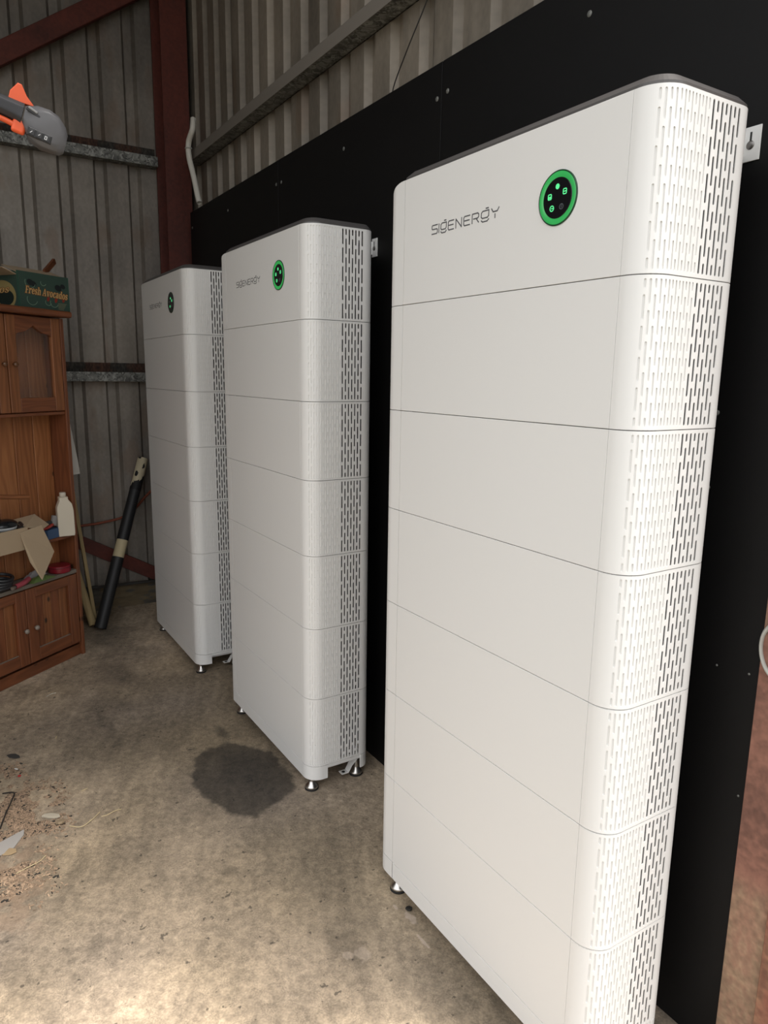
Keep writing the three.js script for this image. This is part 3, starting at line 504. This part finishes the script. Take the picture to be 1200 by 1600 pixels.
// things on and in the dresser
{
  // printed fruit carton on top
  const cv = document.createElement('canvas'); cv.width = 512; cv.height = 320; const k = cv.getContext('2d');
  k.fillStyle = '#33493f'; k.fillRect(0, 0, 512, 320); k.fillStyle = '#2b3f37'; for (let i = 0; i < 60; i++) k.fillRect(rnd() * 512, rnd() * 320, 30 * rnd(), 3);
  k.fillStyle = '#10181a'; for (const [x, y, r] of [[120, 90, 34], [150, 100, 30], [400, 110, 36], [450, 90, 26]]) { k.beginPath(); k.ellipse(x, y, r, r * 0.8, 0.4, 0, 7); k.fill(); }
  k.strokeStyle = '#7f9c84'; k.lineWidth = 4; for (const [x, y, r] of [[120, 90, 50], [250, 80, 26], [130, 240, 50], [290, 250, 30], [350, 250, 40]]) { k.beginPath(); k.arc(x, y, r, 0.3, 3.6); k.stroke(); }
  k.fillStyle = '#8a2a1c'; for (const [x, y] of [[290, 220], [370, 225], [450, 215]]) { k.beginPath(); k.ellipse(x, y, 14, 24, 0.3, 0, 7); k.fill(); }
  k.fillStyle = '#7d7a5c'; for (let i = 0; i < 5; i++) k.fillRect(390, 250 + i * 13, 90 - i * 8, 5);
  k.save(); k.translate(62, 188); k.rotate(0.05); k.scale(1, 1.35); k.font = 'italic bold 66px serif'; k.lineWidth = 8; k.strokeStyle = '#6e3c1c'; k.strokeText('Fresh Avocados', 0, 0, 430); k.fillStyle = '#c9a66a'; k.fillText('Fresh Avocados', 0, 0, 430); k.restore();
  const front = new THREE.CanvasTexture(cv); front.colorSpace = THREE.SRGBColorSpace;
  const cv2 = document.createElement('canvas'); cv2.width = 256; cv2.height = 320; const q = cv2.getContext('2d'); q.fillStyle = '#33493f'; q.fillRect(0, 0, 256, 320); q.fillStyle = '#9a8a58'; q.beginPath(); q.ellipse(110, 220, 120, 140, 0, 0, 7); q.fill(); q.fillStyle = '#16241e'; q.beginPath(); q.arc(140, 235, 70, 0, 7); q.fill();
  q.font = 'italic bold 80px serif'; q.fillStyle = '#c9a66a'; q.strokeStyle = '#6e3c1c'; q.lineWidth = 8; q.strokeText('dos', 30, 190); q.fillText('dos', 30, 190);
  const sideT = new THREE.CanvasTexture(cv2); sideT.colorSpace = THREE.SRGBColorSpace;
  const b = thing('fruit_carton', 'dark green printed avocado carton on top of the pine dresser', 'box', cab(0.10, 1.736, 0.10), CT - 0.05);
  const w = 0.30, h = 0.168, d = 0.2, gr = wash(0.03, 0.09, 0.06, 0.8);
  mesh('carton_body', [bx(0.004, h, d, w / 2 - 0.002, h / 2, 0), bx(w, 0.004, d, 0, 0.002, 0), bx(w, h, 0.004, 0, h / 2, -d / 2 + 0.002), bx(w, h, 0.004, 0, h / 2, d / 2 - 0.0045), bx(0.004, h, d, -w / 2 + 0.0045, h / 2, 0)], gr, b);
  const fp = new THREE.PlaneGeometry(w, h); fp.translate(0, h / 2, d / 2 - 0.0015); mesh('printed_face', fp, std({ map: front, roughness: 0.7 }), b).userData.label = 'green face lettered Fresh Avocados';
  const sp = new THREE.PlaneGeometry(d, h); sp.rotateY(-Math.PI / 2); sp.translate(-w / 2 + 0.0015, h / 2, 0); mesh('printed_face', sp, std({ map: sideT, roughness: 0.7 }), b);
  const fl = bx(w - 0.02, 0.004, 0.10); fl.rotateX(0.35); fl.translate(-0.01, h + 0.012, d / 2 - 0.055); mesh('flap', fl, M.card, b); const fl2 = bx(0.09, 0.004, d - 0.02); fl2.rotateZ(-0.3); fl2.translate(-w / 2 - 0.03, h - 0.008, 0); mesh('flap', fl2, M.card, b);
  tag(mesh('wood_offcut', metre(bar([...cab(0.02, 1.925, 0.08)], [...cab(-0.10, 2.0, 0.13)], 0.028, 0.014), 'x'), M.pineDark), 'short brown stick poking out of the green carton', 'stick');
}
{
  // white plastic bottle with angled shoulder
  const b = thing('plastic_bottle', 'off-white plastic oil bottle on the dresser shelf', 'bottle', cab(0.066, 0.579, 0.012), CT - 0.6);
  const s = new THREE.Shape(); [[-0.035, 0], [0.035, 0], [0.037, 0.01], [0.036, 0.13], [0.03, 0.165], [0.012, 0.19], [0.012, 0.2], [-0.022, 0.2], [-0.022, 0.185], [-0.036, 0.15], [-0.037, 0.01]].forEach(([x, y], i) => i ? s.lineTo(x, y) : s.moveTo(x, y)); s.closePath();
  const g = new THREE.ExtrudeGeometry(s, { depth: 0.036, bevelEnabled: true, bevelSize: 0.005, bevelThickness: 0.006, bevelSegments: 3 }); g.translate(0, 0.005, -0.018); mesh('bottle_body', g, wash(0.62, 0.56, 0.45, 0.5), b);
  const c = lathe([[0, 0.026], [0.015, 0.026], [0.016, 0.022], [0.016, 0], [0, 0]], 20); c.translate(-0.005, 0.207, 0); mesh('bottle_cap', c, wash(0.6, 0.55, 0.46), b);
  // blue box and things beside it
  tag(mesh('blue_box', rb(0.095, 0.05, 0.05), wash(0.045, 0.09, 0.18, 0.6)), 'small blue box on the dresser shelf beside the white bottle', 'box');
  const bb = scene.getObjectByName('blue_box'); bb.position.set(...cab(0.145, 0.605, 0.038)); bb.rotation.y = CT + 0.1;
  const pl = thing('pliers', 'red-handled tool behind the blue box', 'tool', cab(0.165, 0.640, 0.045), CT);
  mesh('handle', tube([[-0.06, 0.0, 0.02], [-0.02, 0.004, 0.03], [0.03, 0.01, 0.015]], 0.008, 16, 8), wash(0.35, 0.03, 0.02, 0.4), pl); mesh('jaw', [rb(0.06, 0.03, 0.03, 0.02, 0.012, -0.01, 0.008)], wash(0.04, 0.04, 0.04), pl); mesh('collar', rod([0.05, 0.0, 0], [0.065, 0.05, 0], 0.018, 0.018, 16), wash(0.2, 0.19, 0.18), pl);
  // red tin on the counter
  const rt = thing('red_tape', 'round red tin on the dresser counter below the shelf', 'tin', cab(0.10, 0.386, 0.042)); mesh('tin_body', lathe([[0, 0], [0.052, 0], [0.055, 0.004], [0.055, 0.034], [0.052, 0.038], [0, 0.038]], 28), wash(0.22, 0.008, 0.018, 0.35), rt); mesh('lid_groove', lathe([[0.0555, 0.026], [0.0565, 0.028], [0.0555, 0.03]], 28), wash(0.1, 0.005, 0.01), rt);
  // torn carton on the counter, flaps hanging open
  const bc = thing('open_carton', 'torn brown cardboard box with hanging flaps on the dresser', 'box', cab(0.47, 0.579, 0.028), CT);
  const card = M.card; mesh('carton_body', [bx(0.22, 0.004, 0.14, 0.0, 0.002, 0.0), bx(0.004, 0.11, 0.14, -0.11, 0.055, 0), bx(0.22, 0.11, 0.004, 0, 0.055, -0.07), bx(0.22, 0.11, 0.004, 0, 0.055, 0.07)], card, bc);
  const flap = (pts, th, name = 'flap') => { // polygon in 3d given as 4..6 local points, thickened
    const p = pts.map((q) => V(...q)), n = p[1].clone().sub(p[0]).cross(p[2].clone().sub(p[0])).normalize().multiplyScalar(th), pos = []; const T = (a, b, c) => pos.push(...a.toArray(), ...b.toArray(), ...c.toArray()), q = p.map((v) => v.clone().add(n));
    for (let i = 1; i + 1 < p.length; i++) { T(q[0], q[i], q[i + 1]); T(p[0], p[i + 1], p[i]); } for (let i = 0; i < p.length; i++) { const j = (i + 1) % p.length; T(p[i], p[j], q[j]); T(p[i], q[j], q[i]); }
    const g = new THREE.BufferGeometry(); g.setAttribute('position', new THREE.Float32BufferAttribute(pos, 3)); g.setAttribute('uv', new THREE.Float32BufferAttribute(new Float32Array(pos.length / 3 * 2), 2)); g.computeVertexNormals(); return mesh(name, g, card, bc);
  };
  flap([[0.11, 0.11, 0.06], [0.11, 0.125, -0.06], [0.25, 0.14, -0.03], [0.27, 0.09, 0.04], [0.2, 0.075, 0.06]], 0.004);
  flap([[0.06, 0.09, 0.074], [0.185, 0.105, 0.08], [0.235, -0.04, 0.10], [0.12, -0.155, 0.13], [0.085, -0.06, 0.10]], 0.004);
  mesh('white_liner', lathe([[0.0, 0.0], [0.058, 0.0], [0.064, 0.02], [0.060, 0.02], [0.056, 0.004], [0, 0.004]], 28).translate(0.03, 0.10, 0.0), wash(0.55, 0.57, 0.58), bc);
  const lid = thing('black_lid', 'black glossy bowl-shaped cap lying in the torn cardboard box', 'cap', cab(0.43, 0.70, 0.028), CT); const lg = new THREE.SphereGeometry(0.055, 28, 16); lg.scale(1.25, 0.6, 0.95); mesh('cap_body', lg, wash(0.012, 0.014, 0.016, 0.2), lid); mesh('peak', tube([[0.03, -0.02, 0.045], [0.075, -0.015, 0.03], [0.09, -0.005, 0.0]], 0.012, 14, 8), wash(0.02, 0.02, 0.022, 0.3), lid);
  // rod sticking out, cloth, cables, packets
  tag(mesh('wooden_rod', metre(rod(cab(0.30, 0.823, 0.0), cab(0.62, 0.87, 0.06), 0.011), 'x'), M.pine), 'pale wooden rod end lying across above the cardboard box', 'rod');
  const cloth = (name, label, cat, pos, w, d, h, col, s, rough = 0.8) => {
    const g = new THREE.PlaneGeometry(w, d, 28, 20); g.rotateX(-Math.PI / 2); const p = g.attributes.position;
    for (let i = 0; i < p.count; i++) { const x = p.getX(i), z = p.getZ(i), e = Math.max(Math.abs(x) / (w / 2), Math.abs(z) / (d / 2)); p.setXYZ(i, x * (1 - 0.12 * fbm(x * 30, z * 30, 2, s)), 0.0015 + h * (1 - e * e) * (0.25 + fbm(x * 45 + s, z * 45, 3, s)) , z * (1 - 0.2 * fbm(x * 20, z * 20, 2, s + 5))); }
    g.computeVertexNormals(); const under = g.clone(); under.scale(1, 0.55, 1); const m = mesh(name, [g, under], std({ color: lin(...col), roughness: rough, side: THREE.DoubleSide })); m.position.set(...pos); m.rotation.y = CT; return tag(m, label, cat);
  };
  cloth('seed_packet', 'crumpled green packet on the dresser counter edge', 'packet', cab(0.255, 0.386, 0.02), 0.16, 0.08, 0.022, [0.13, 0.20, 0.06], 701, 0.4);
  cloth('plastic_wrap', 'crumpled pale grey plastic behind the green packet', 'plastic', cab(0.22, 0.386, 0.085), 0.13, 0.04, 0.04, [0.36, 0.35, 0.36], 711, 0.3);
  cloth('yellow_cloth', 'yellow-green cloth at the left edge above the cardboard box', 'cloth', cab(0.56, 0.690, 0.04), 0.13, 0.10, 0.06, [0.30, 0.30, 0.04], 721);
  const pk = thing('pink_tool', 'pink-red plastic handle on the counter at the left edge', 'handle', cab(0.375, 0.400, 0.006), CT); mesh('grip', tube([[-0.06, 0.0, 0.02], [0.0, 0.004, 0.012], [0.05, 0.008, -0.01]], 0.013, 18, 10), wash(0.35, 0.06, 0.08, 0.45), pk); mesh('ferrule', rod([-0.06, 0, 0.02], [-0.085, 0, 0.03], 0.009), M.steel, pk);
  const cb = thing('hose_coil', 'black cable coil on the counter under the cardboard box', 'cable', cab(0.49, 0.397, 0.038), CT); for (let i = 0; i < 4; i++) { const g = new THREE.TorusGeometry(0.056 - i * 0.003, 0.008, 8, 36); g.rotateX(Math.PI / 2 + 0.12 * (i - 1.5)); g.translate(0.01 * i, 0.0 + i * 0.017, 0); mesh('turn', g, wash(0.02, 0.02, 0.022, 0.4), cb); }
}
{
  // poles and sticks leaning in the corner
  const a = V(-3.545, F + 0.012, 0.545), b = V(-3.86, 0.90, 0.165), dir = b.clone().sub(a);
  const at = (t) => a.clone().addScaledVector(dir, t).toArray();
  const t = thing('leaning_pole', 'thick black pole with a cream band leaning against the far wall', 'pole', [0, 0, 0]);
  const bk = std({ color: lin(0.012, 0.012, 0.013), roughness: 0.55 });
  const peel = tex(256, 256, (u, v) => { const m = fbm(u * 7, v * 4, 4, 801) > 0.5 + 0.5 * (0.45 - v); return m ? [190, 178, 150] : [18, 18, 19]; });
  mesh('shaft', [rod(at(0), at(0.40), 0.036, 0.036, 20), rod(at(0.50), at(0.80), 0.036, 0.034, 20)], bk, t); mesh('cream_band', rod(at(0.395), at(0.505), 0.0345, 0.0345, 20), wash(0.50, 0.42, 0.26, 0.7), t); mesh('peeling_end', rod(at(0.795), at(0.99), 0.0345, 0.033, 20), std({ map: peel, roughness: 0.7 }), t);
  const cream = std({ map: paleWood, color: lin(0.95, 0.9, 0.75), roughness: 0.8 });
  tag(mesh('timber_stick', metre(bar([-3.655, F + 0.012, 0.55], [-3.90, 0.74, 0.60], 0.034, 0.02, [1, 0, 0]), 'y'), cream), 'thin cream-painted stick leaning beside the dresser, the taller one', 'stick');
  tag(mesh('timber_stick', metre(rod([-3.60, F + 0.02, 0.575], [-3.86, 0.46, 0.665], 0.023, 0.021, 12), 'y'), cream), 'short thick cream stick leaning right behind the dresser edge', 'stick');
  const pl = new THREE.PlaneGeometry(0.075, 0.27, 6, 14); const p = pl.attributes.position; for (let i = 0; i < p.count; i++) p.setZ(i, 0.006 * Math.sin(p.getX(i) * 60 + p.getY(i) * 14)); pl.computeVertexNormals();
  const ps = mesh('plastic_sleeve', pl, new THREE.MeshPhysicalMaterial({ color: lin(0.62, 0.6, 0.55), transmission: 0.4, thickness: 0, roughness: 0.35, side: THREE.DoubleSide })); ps.position.set(...cab(-0.035, 1.02, 0.06)); ps.rotation.set(0, CT - 0.4, 0.12); tag(ps, 'clear plastic sleeve hanging at the right side of the dresser', 'sleeve');
  tag(mesh('slung_rope', tube([[-3.915, 0.47, 0.70], [-3.915, 0.475, 0.54], [-3.915, 0.484, 0.42], [-3.915, 0.52, 0.27], [-3.915, 0.66, 0.12], [-3.915, 0.74, 0.0]], 0.008, 40, 8), wash(0.22, 0.05, 0.02)), 'rusty red rope slung across the far wall behind the pole', 'rope');
  tag(mesh('steel_bar', metre(bar([-3.90, 0.07, 0.75], [-3.90, 0.05, -0.02], 0.016, 0.016), 'z'), wash(0.03, 0.026, 0.022)), 'dark thin horizontal bar low on the far wall', 'bar');
}

// ------------------------------------------------------------------ hanging garden tool
{
  const O = V(-0.79, 1.916, 1.072), hx = V(0.05, -0.30, -1).normalize(); // along the handle towards its head
  const hy = V(0.10, 1, 0).addScaledVector(hx, -V(0.10, 1, 0).dot(hx)).normalize(), hz = new THREE.Vector3().crossVectors(hx, hy);
  const t = thing('garden_trimmer', 'grey and orange power tool handle hanging in at the upper left', 'trimmer', O.toArray());
  t.quaternion.setFromRotationMatrix(new THREE.Matrix4().makeBasis(hx, hy, hz));
  t.scale.setScalar(0.86);
  const grey = wash(0.09, 0.088, 0.092, 0.45), dark = wash(0.025, 0.025, 0.028, 0.6), orange = wash(0.72, 0.10, 0.025, 0.4);
  // head: loft of rounded sections along x
  const sec = (x, cy, ry, rz, e) => { const P = []; for (let i = 0; i < 28; i++) { const a = i / 28 * 2 * Math.PI, c = Math.cos(a), s = Math.sin(a); P.push([x, cy + ry * Math.sign(s) * Math.pow(Math.abs(s), e), rz * Math.sign(c) * Math.pow(Math.abs(c), e)]); } return P; };
  const skin = (R) => { const pos = [], T = (a, b, c) => pos.push(...a, ...b, ...c); for (let k = 0; k + 1 < R.length; k++) for (let i = 0; i < 28; i++) { const j = (i + 1) % 28; T(R[k][i], R[k][j], R[k + 1][j]); T(R[k][i], R[k + 1][j], R[k + 1][i]); } const cap = (r, f) => { const c = r.reduce((s, q) => s.map((v, i) => v + q[i] / 28), [0, 0, 0]); for (let i = 0; i < 28; i++) { const j = (i + 1) % 28; f ? T(c, r[i], r[j]) : T(c, r[j], r[i]); } }; cap(R[0], false); cap(R[R.length - 1], true); let g = new THREE.BufferGeometry(); g.setAttribute('position', new THREE.Float32BufferAttribute(pos, 3)); g.setAttribute('uv', new THREE.Float32BufferAttribute(new Float32Array(pos.length / 3 * 2), 2)); return toCreasedNormals(g, 0.75); };
  mesh('grip', skin([sec(-0.16, 0, 0.021, 0.02, 1), sec(-0.06, 0, 0.021, 0.021, 1), sec(-0.03, 0, 0.022, 0.022, 0.95), sec(-0.015, -0.002, 0.024, 0.024, 0.9)]), dark, t);
  const head = mesh('head', skin([sec(-0.012, -0.002, 0.021, 0.022, 0.9), sec(-0.002, -0.006, 0.029, 0.026, 0.7), sec(0.010, -0.010, 0.038, 0.030, 0.5), sec(0.034, -0.012, 0.042, 0.032, 0.42), sec(0.054, -0.014, 0.039, 0.031, 0.42), sec(0.072, -0.020, 0.030, 0.027, 0.5), sec(0.080, -0.024, 0.020, 0.020, 0.6)]), grey, t);
  mesh('slot', [rb(0.05, 0.007, 0.006, 0.012, 0.008, 0.0275, 0.002).rotateZ(-0.25)], dark, head); mesh('slide_switch', rb(0.02, 0.005, 0.006, 0.0, 0.012, 0.0295, 0.002).rotateZ(-0.25), wash(0.25, 0.25, 0.25), head);
  const kp = mesh('keypad', rb(0.05, 0.018, 0.005, 0.026, -0.033, 0.0295, 0.002), wash(0.008, 0.008, 0.008, 0.35), head);
  for (let i = 0; i < 3; i++) mesh('key', rb(0.012, 0.012, 0.002, 0.010 + i * 0.0155, -0.033, 0.0325, 0.001), wash(0.02, 0.02, 0.021, 0.4), kp);
  mesh('key_mark', strokes([[[0.0075, -0.035], [0.0105, -0.031]], [[0.024, -0.034], [0.027, -0.031]], [[0.037, -0.036], [0.037, -0.030], [0.041, -0.030], [0.041, -0.036], [0.037, -0.036]]], 0.0013).translate(0, 0, 0.0336), wash(0.6, 0.6, 0.6), kp);
  const sc = new THREE.Shape(); [[-0.046, 0.0], [0.002, 0.006], [-0.016, 0.018], [-0.030, 0.036], [-0.036, 0.036], [-0.046, 0.016]].forEach(([x, y], i) => i ? sc.lineTo(x, y) : sc.moveTo(x, y)); sc.closePath();
  const lk = new THREE.ExtrudeGeometry(sc, { depth: 0.012, bevelEnabled: true, bevelSize: 0.002, bevelThickness: 0.002, bevelSegments: 2 }); lk.translate(0, 0.018, -0.006); mesh('safety_lever', lk, orange, t);
  mesh('trigger', [tube([[-0.16, -0.026, 0.004], [-0.10, -0.028, 0.006], [-0.04, -0.028, 0.008], [-0.022, -0.030, 0.008]], 0.006, 20, 8), rb(0.028, 0.028, 0.014, -0.016, -0.030, 0.008, 0.006)], orange, t);
  mesh('shaft', rod([-0.155, 0, 0], [-1.5, 0, 0], 0.013), M.steel, t);
  const hang = V(-0.5, 0, 0).applyQuaternion(t.quaternion).add(O);
  const st = thing('hanging_strap', 'dark strap holding up the garden tool outside the frame', 'strap', [hang.x, hang.y, hang.z]);
  mesh('loop', new THREE.TorusGeometry(0.018, 0.003, 8, 24), dark, st); mesh('band', bx(0.006, TOP - hang.y - 0.018, 0.02, 0, (TOP - hang.y + 0.018) / 2, 0), dark, st);
}

// ------------------------------------------------------------------ litter on the floor
{
  const n = 9000, g = new THREE.BoxGeometry(1, 1, 1), im = new THREE.InstancedMesh(g, std({ color: 0xffffff, roughness: 0.9 }), n), m = new THREE.Matrix4(), col = new THREE.Color();
  for (let i = 0; i < n; i++) {
    let x, z, tries = 0; do { const k = rnd(); if (k < 0.55) { x = -1.93 + 0.24 * (rnd() + rnd() - 1); z = 1.23 + 0.14 * (rnd() + rnd() - 1); } else if (k < 0.8) { x = -1.75 + 0.22 * (rnd() + rnd() - 1); z = 1.12 + 0.15 * (rnd() + rnd() - 1); } else { x = -1.5 + 0.28 * (rnd() + rnd() - 1); z = 1.22 + 0.16 * (rnd() + rnd() - 1); } } while (fbm(x * 14, z * 14, 2, 901) < 0.40 && ++tries < 5);
    const L = rr(0.003, 0.013), q = new THREE.Quaternion().setFromEuler(new THREE.Euler(rr(-0.3, 0.3), rr(0, 6.28), rr(-0.3, 0.3)));
    m.compose(V(x, F + 0.001, z), q, V(L, rr(0.0006, 0.002), L * rr(0.15, 0.6))); im.setMatrixAt(i, m);
    const dk = z > 1.2 && x < -1.85 ? 0.5 : 0.12; if (rnd() < dk) col.setRGB(0.03, 0.027, 0.022); else { const v = rr(0.6, 1.3); col.setRGB(0.38 * v, 0.265 * v, 0.175 * v); } im.setColorAt(i, col);
  }
  im.name = 'wood_litter'; im.userData = { label: 'wood shavings and dark chips strewn on the concrete at the left', category: 'litter', kind: 'stuff' }; scene.add(sh(im));
  const straw = (pts, r, label, col = [0.55, 0.44, 0.26]) => tag(mesh('straw', tube(pts.map(([x, z, y = 0]) => [x, F + r + y, z]), r, 24, 6), wash(...col, 0.8)), label, 'straw', 'straws on the floor');
  straw([[-1.60, 1.01], [-1.575, 0.975], [-1.59, 0.94, 0.004], [-1.63, 0.905]], 0.0018, 'curved pale straw on the concrete left of the dark stain');
  straw([[-1.60, 0.905], [-1.60, 0.885], [-1.605, 0.86, 0.003], [-1.61, 0.835]], 0.0016, 'short straight pale straw continuing the curved straw');
  straw([[-1.80, 0.94], [-1.805, 0.93], [-1.81, 0.915]], 0.0016, 'tiny pale splinter on the bare concrete above the straws');
  straw([[-2.265, 0.965], [-2.285, 0.958]], 0.0022, 'tiny white splinter on the floor toward the dresser');
  straw([[-1.43, 1.19], [-1.44, 1.15, 0.003], [-1.455, 1.12], [-1.475, 1.10]], 0.0016, 'bent pale straw in the sawdust at the lower left');
  straw([[-2.72, 0.945], [-2.735, 0.925, 0.002], [-2.745, 0.90]], 0.0022, 'small curled white splinter before the dresser', [0.6, 0.55, 0.45]);
  straw([[-1.70, 1.215], [-1.78, 1.19, 0.006], [-1.85, 1.165, 0.010], [-1.91, 1.155, 0.004], [-1.93, 1.19]], 0.0026, 'dark bent twig across the wood shavings', [0.025, 0.02, 0.016]);
  // wood splinters, leaf, card scrap, red scrap
  const chip = (name, label, cat, x, z, w, d, turn, col, h = 0.004, tilt = 0.1) => { const g0 = new THREE.Shape(); const k = 7; for (let i = 0; i < k; i++) { const a = i / k * 6.283, r = 0.4 + 0.12 * hash(i, Math.floor(x * 1000), 7); i ? g0.lineTo(w * r * Math.cos(a), d * r * Math.sin(a)) : g0.moveTo(w * r, 0); } g0.closePath(); const e = new THREE.ExtrudeGeometry(g0, { depth: h, bevelEnabled: true, bevelSize: h * 0.2, bevelThickness: h * 0.2, bevelSegments: 1 }); e.rotateX(-Math.PI / 2); e.rotateZ(tilt); const m2 = mesh(name, e, wash(...col, 0.85)); m2.position.set(x, F + h * 0.3 + Math.abs(tilt) * w * 0.42, z); m2.rotation.y = turn; return tag(m2, label, cat); };
  chip('bark_chip', 'pale splintered wood chip beside the curved straw', 'chip', -1.685, 1.055, 0.075, 0.022, 0.9, [0.5, 0.44, 0.34], 0.006, 0.05);
  chip('bark_chip', 'small folded brown chip just below the splintered one', 'chip', -1.63, 1.035, 0.035, 0.026, 0.3, [0.32, 0.24, 0.15], 0.006, 0.25);
  chip('dry_leaf', 'tan dry leaf at the left edge under the grey sheet', 'leaf', -1.555, 1.20, 0.06, 0.04, 0.9, [0.42, 0.30, 0.17], 0.002, 0.06);
  chip('red_scrap', 'tiny red scrap in the dark litter', 'scrap', -2.03, 1.125, 0.014, 0.012, 0, [0.5, 0.03, 0.03], 0.002, 0.05);
  chip('white_scrap', 'tiny white scrap beside the red one', 'scrap', -2.09, 1.13, 0.02, 0.006, 0.6, [0.75, 0.73, 0.7], 0.002, 0.05);
  chip('dark_leaf', 'dark curled leaf by the left edge above the litter', 'leaf', -2.2, 1.13, 0.07, 0.03, 0.6, [0.05, 0.045, 0.04], 0.002, 0.06);
  chip('dark_crumb', 'dark crumb on the floor by the nearest battery stack', 'crumb', -0.672, 0.222, 0.02, 0.016, 0.6, [0.02, 0.018, 0.015], 0.005, 0.05);
  const s = new THREE.Shape(); [[0, 0], [0.14, -0.035], [0.15, 0.02], [0.10, 0.05], [0.02, 0.02]].forEach(([x, y], i) => i ? s.lineTo(x, y) : s.moveTo(x, y)); s.closePath();
  const e = new THREE.ExtrudeGeometry(s, { depth: 0.003, bevelEnabled: false }); e.rotateX(-Math.PI / 2); const sm2 = mesh('sheet_offcut', e, wash(0.42, 0.39, 0.36, 0.7)); sm2.position.set(-1.655, F + 0.001, 1.145); sm2.rotation.y = -0.9; tag(sm2, 'pale grey sheet offcut at the left edge of the litter', 'offcut');
}
renderer.render(scene, camera);
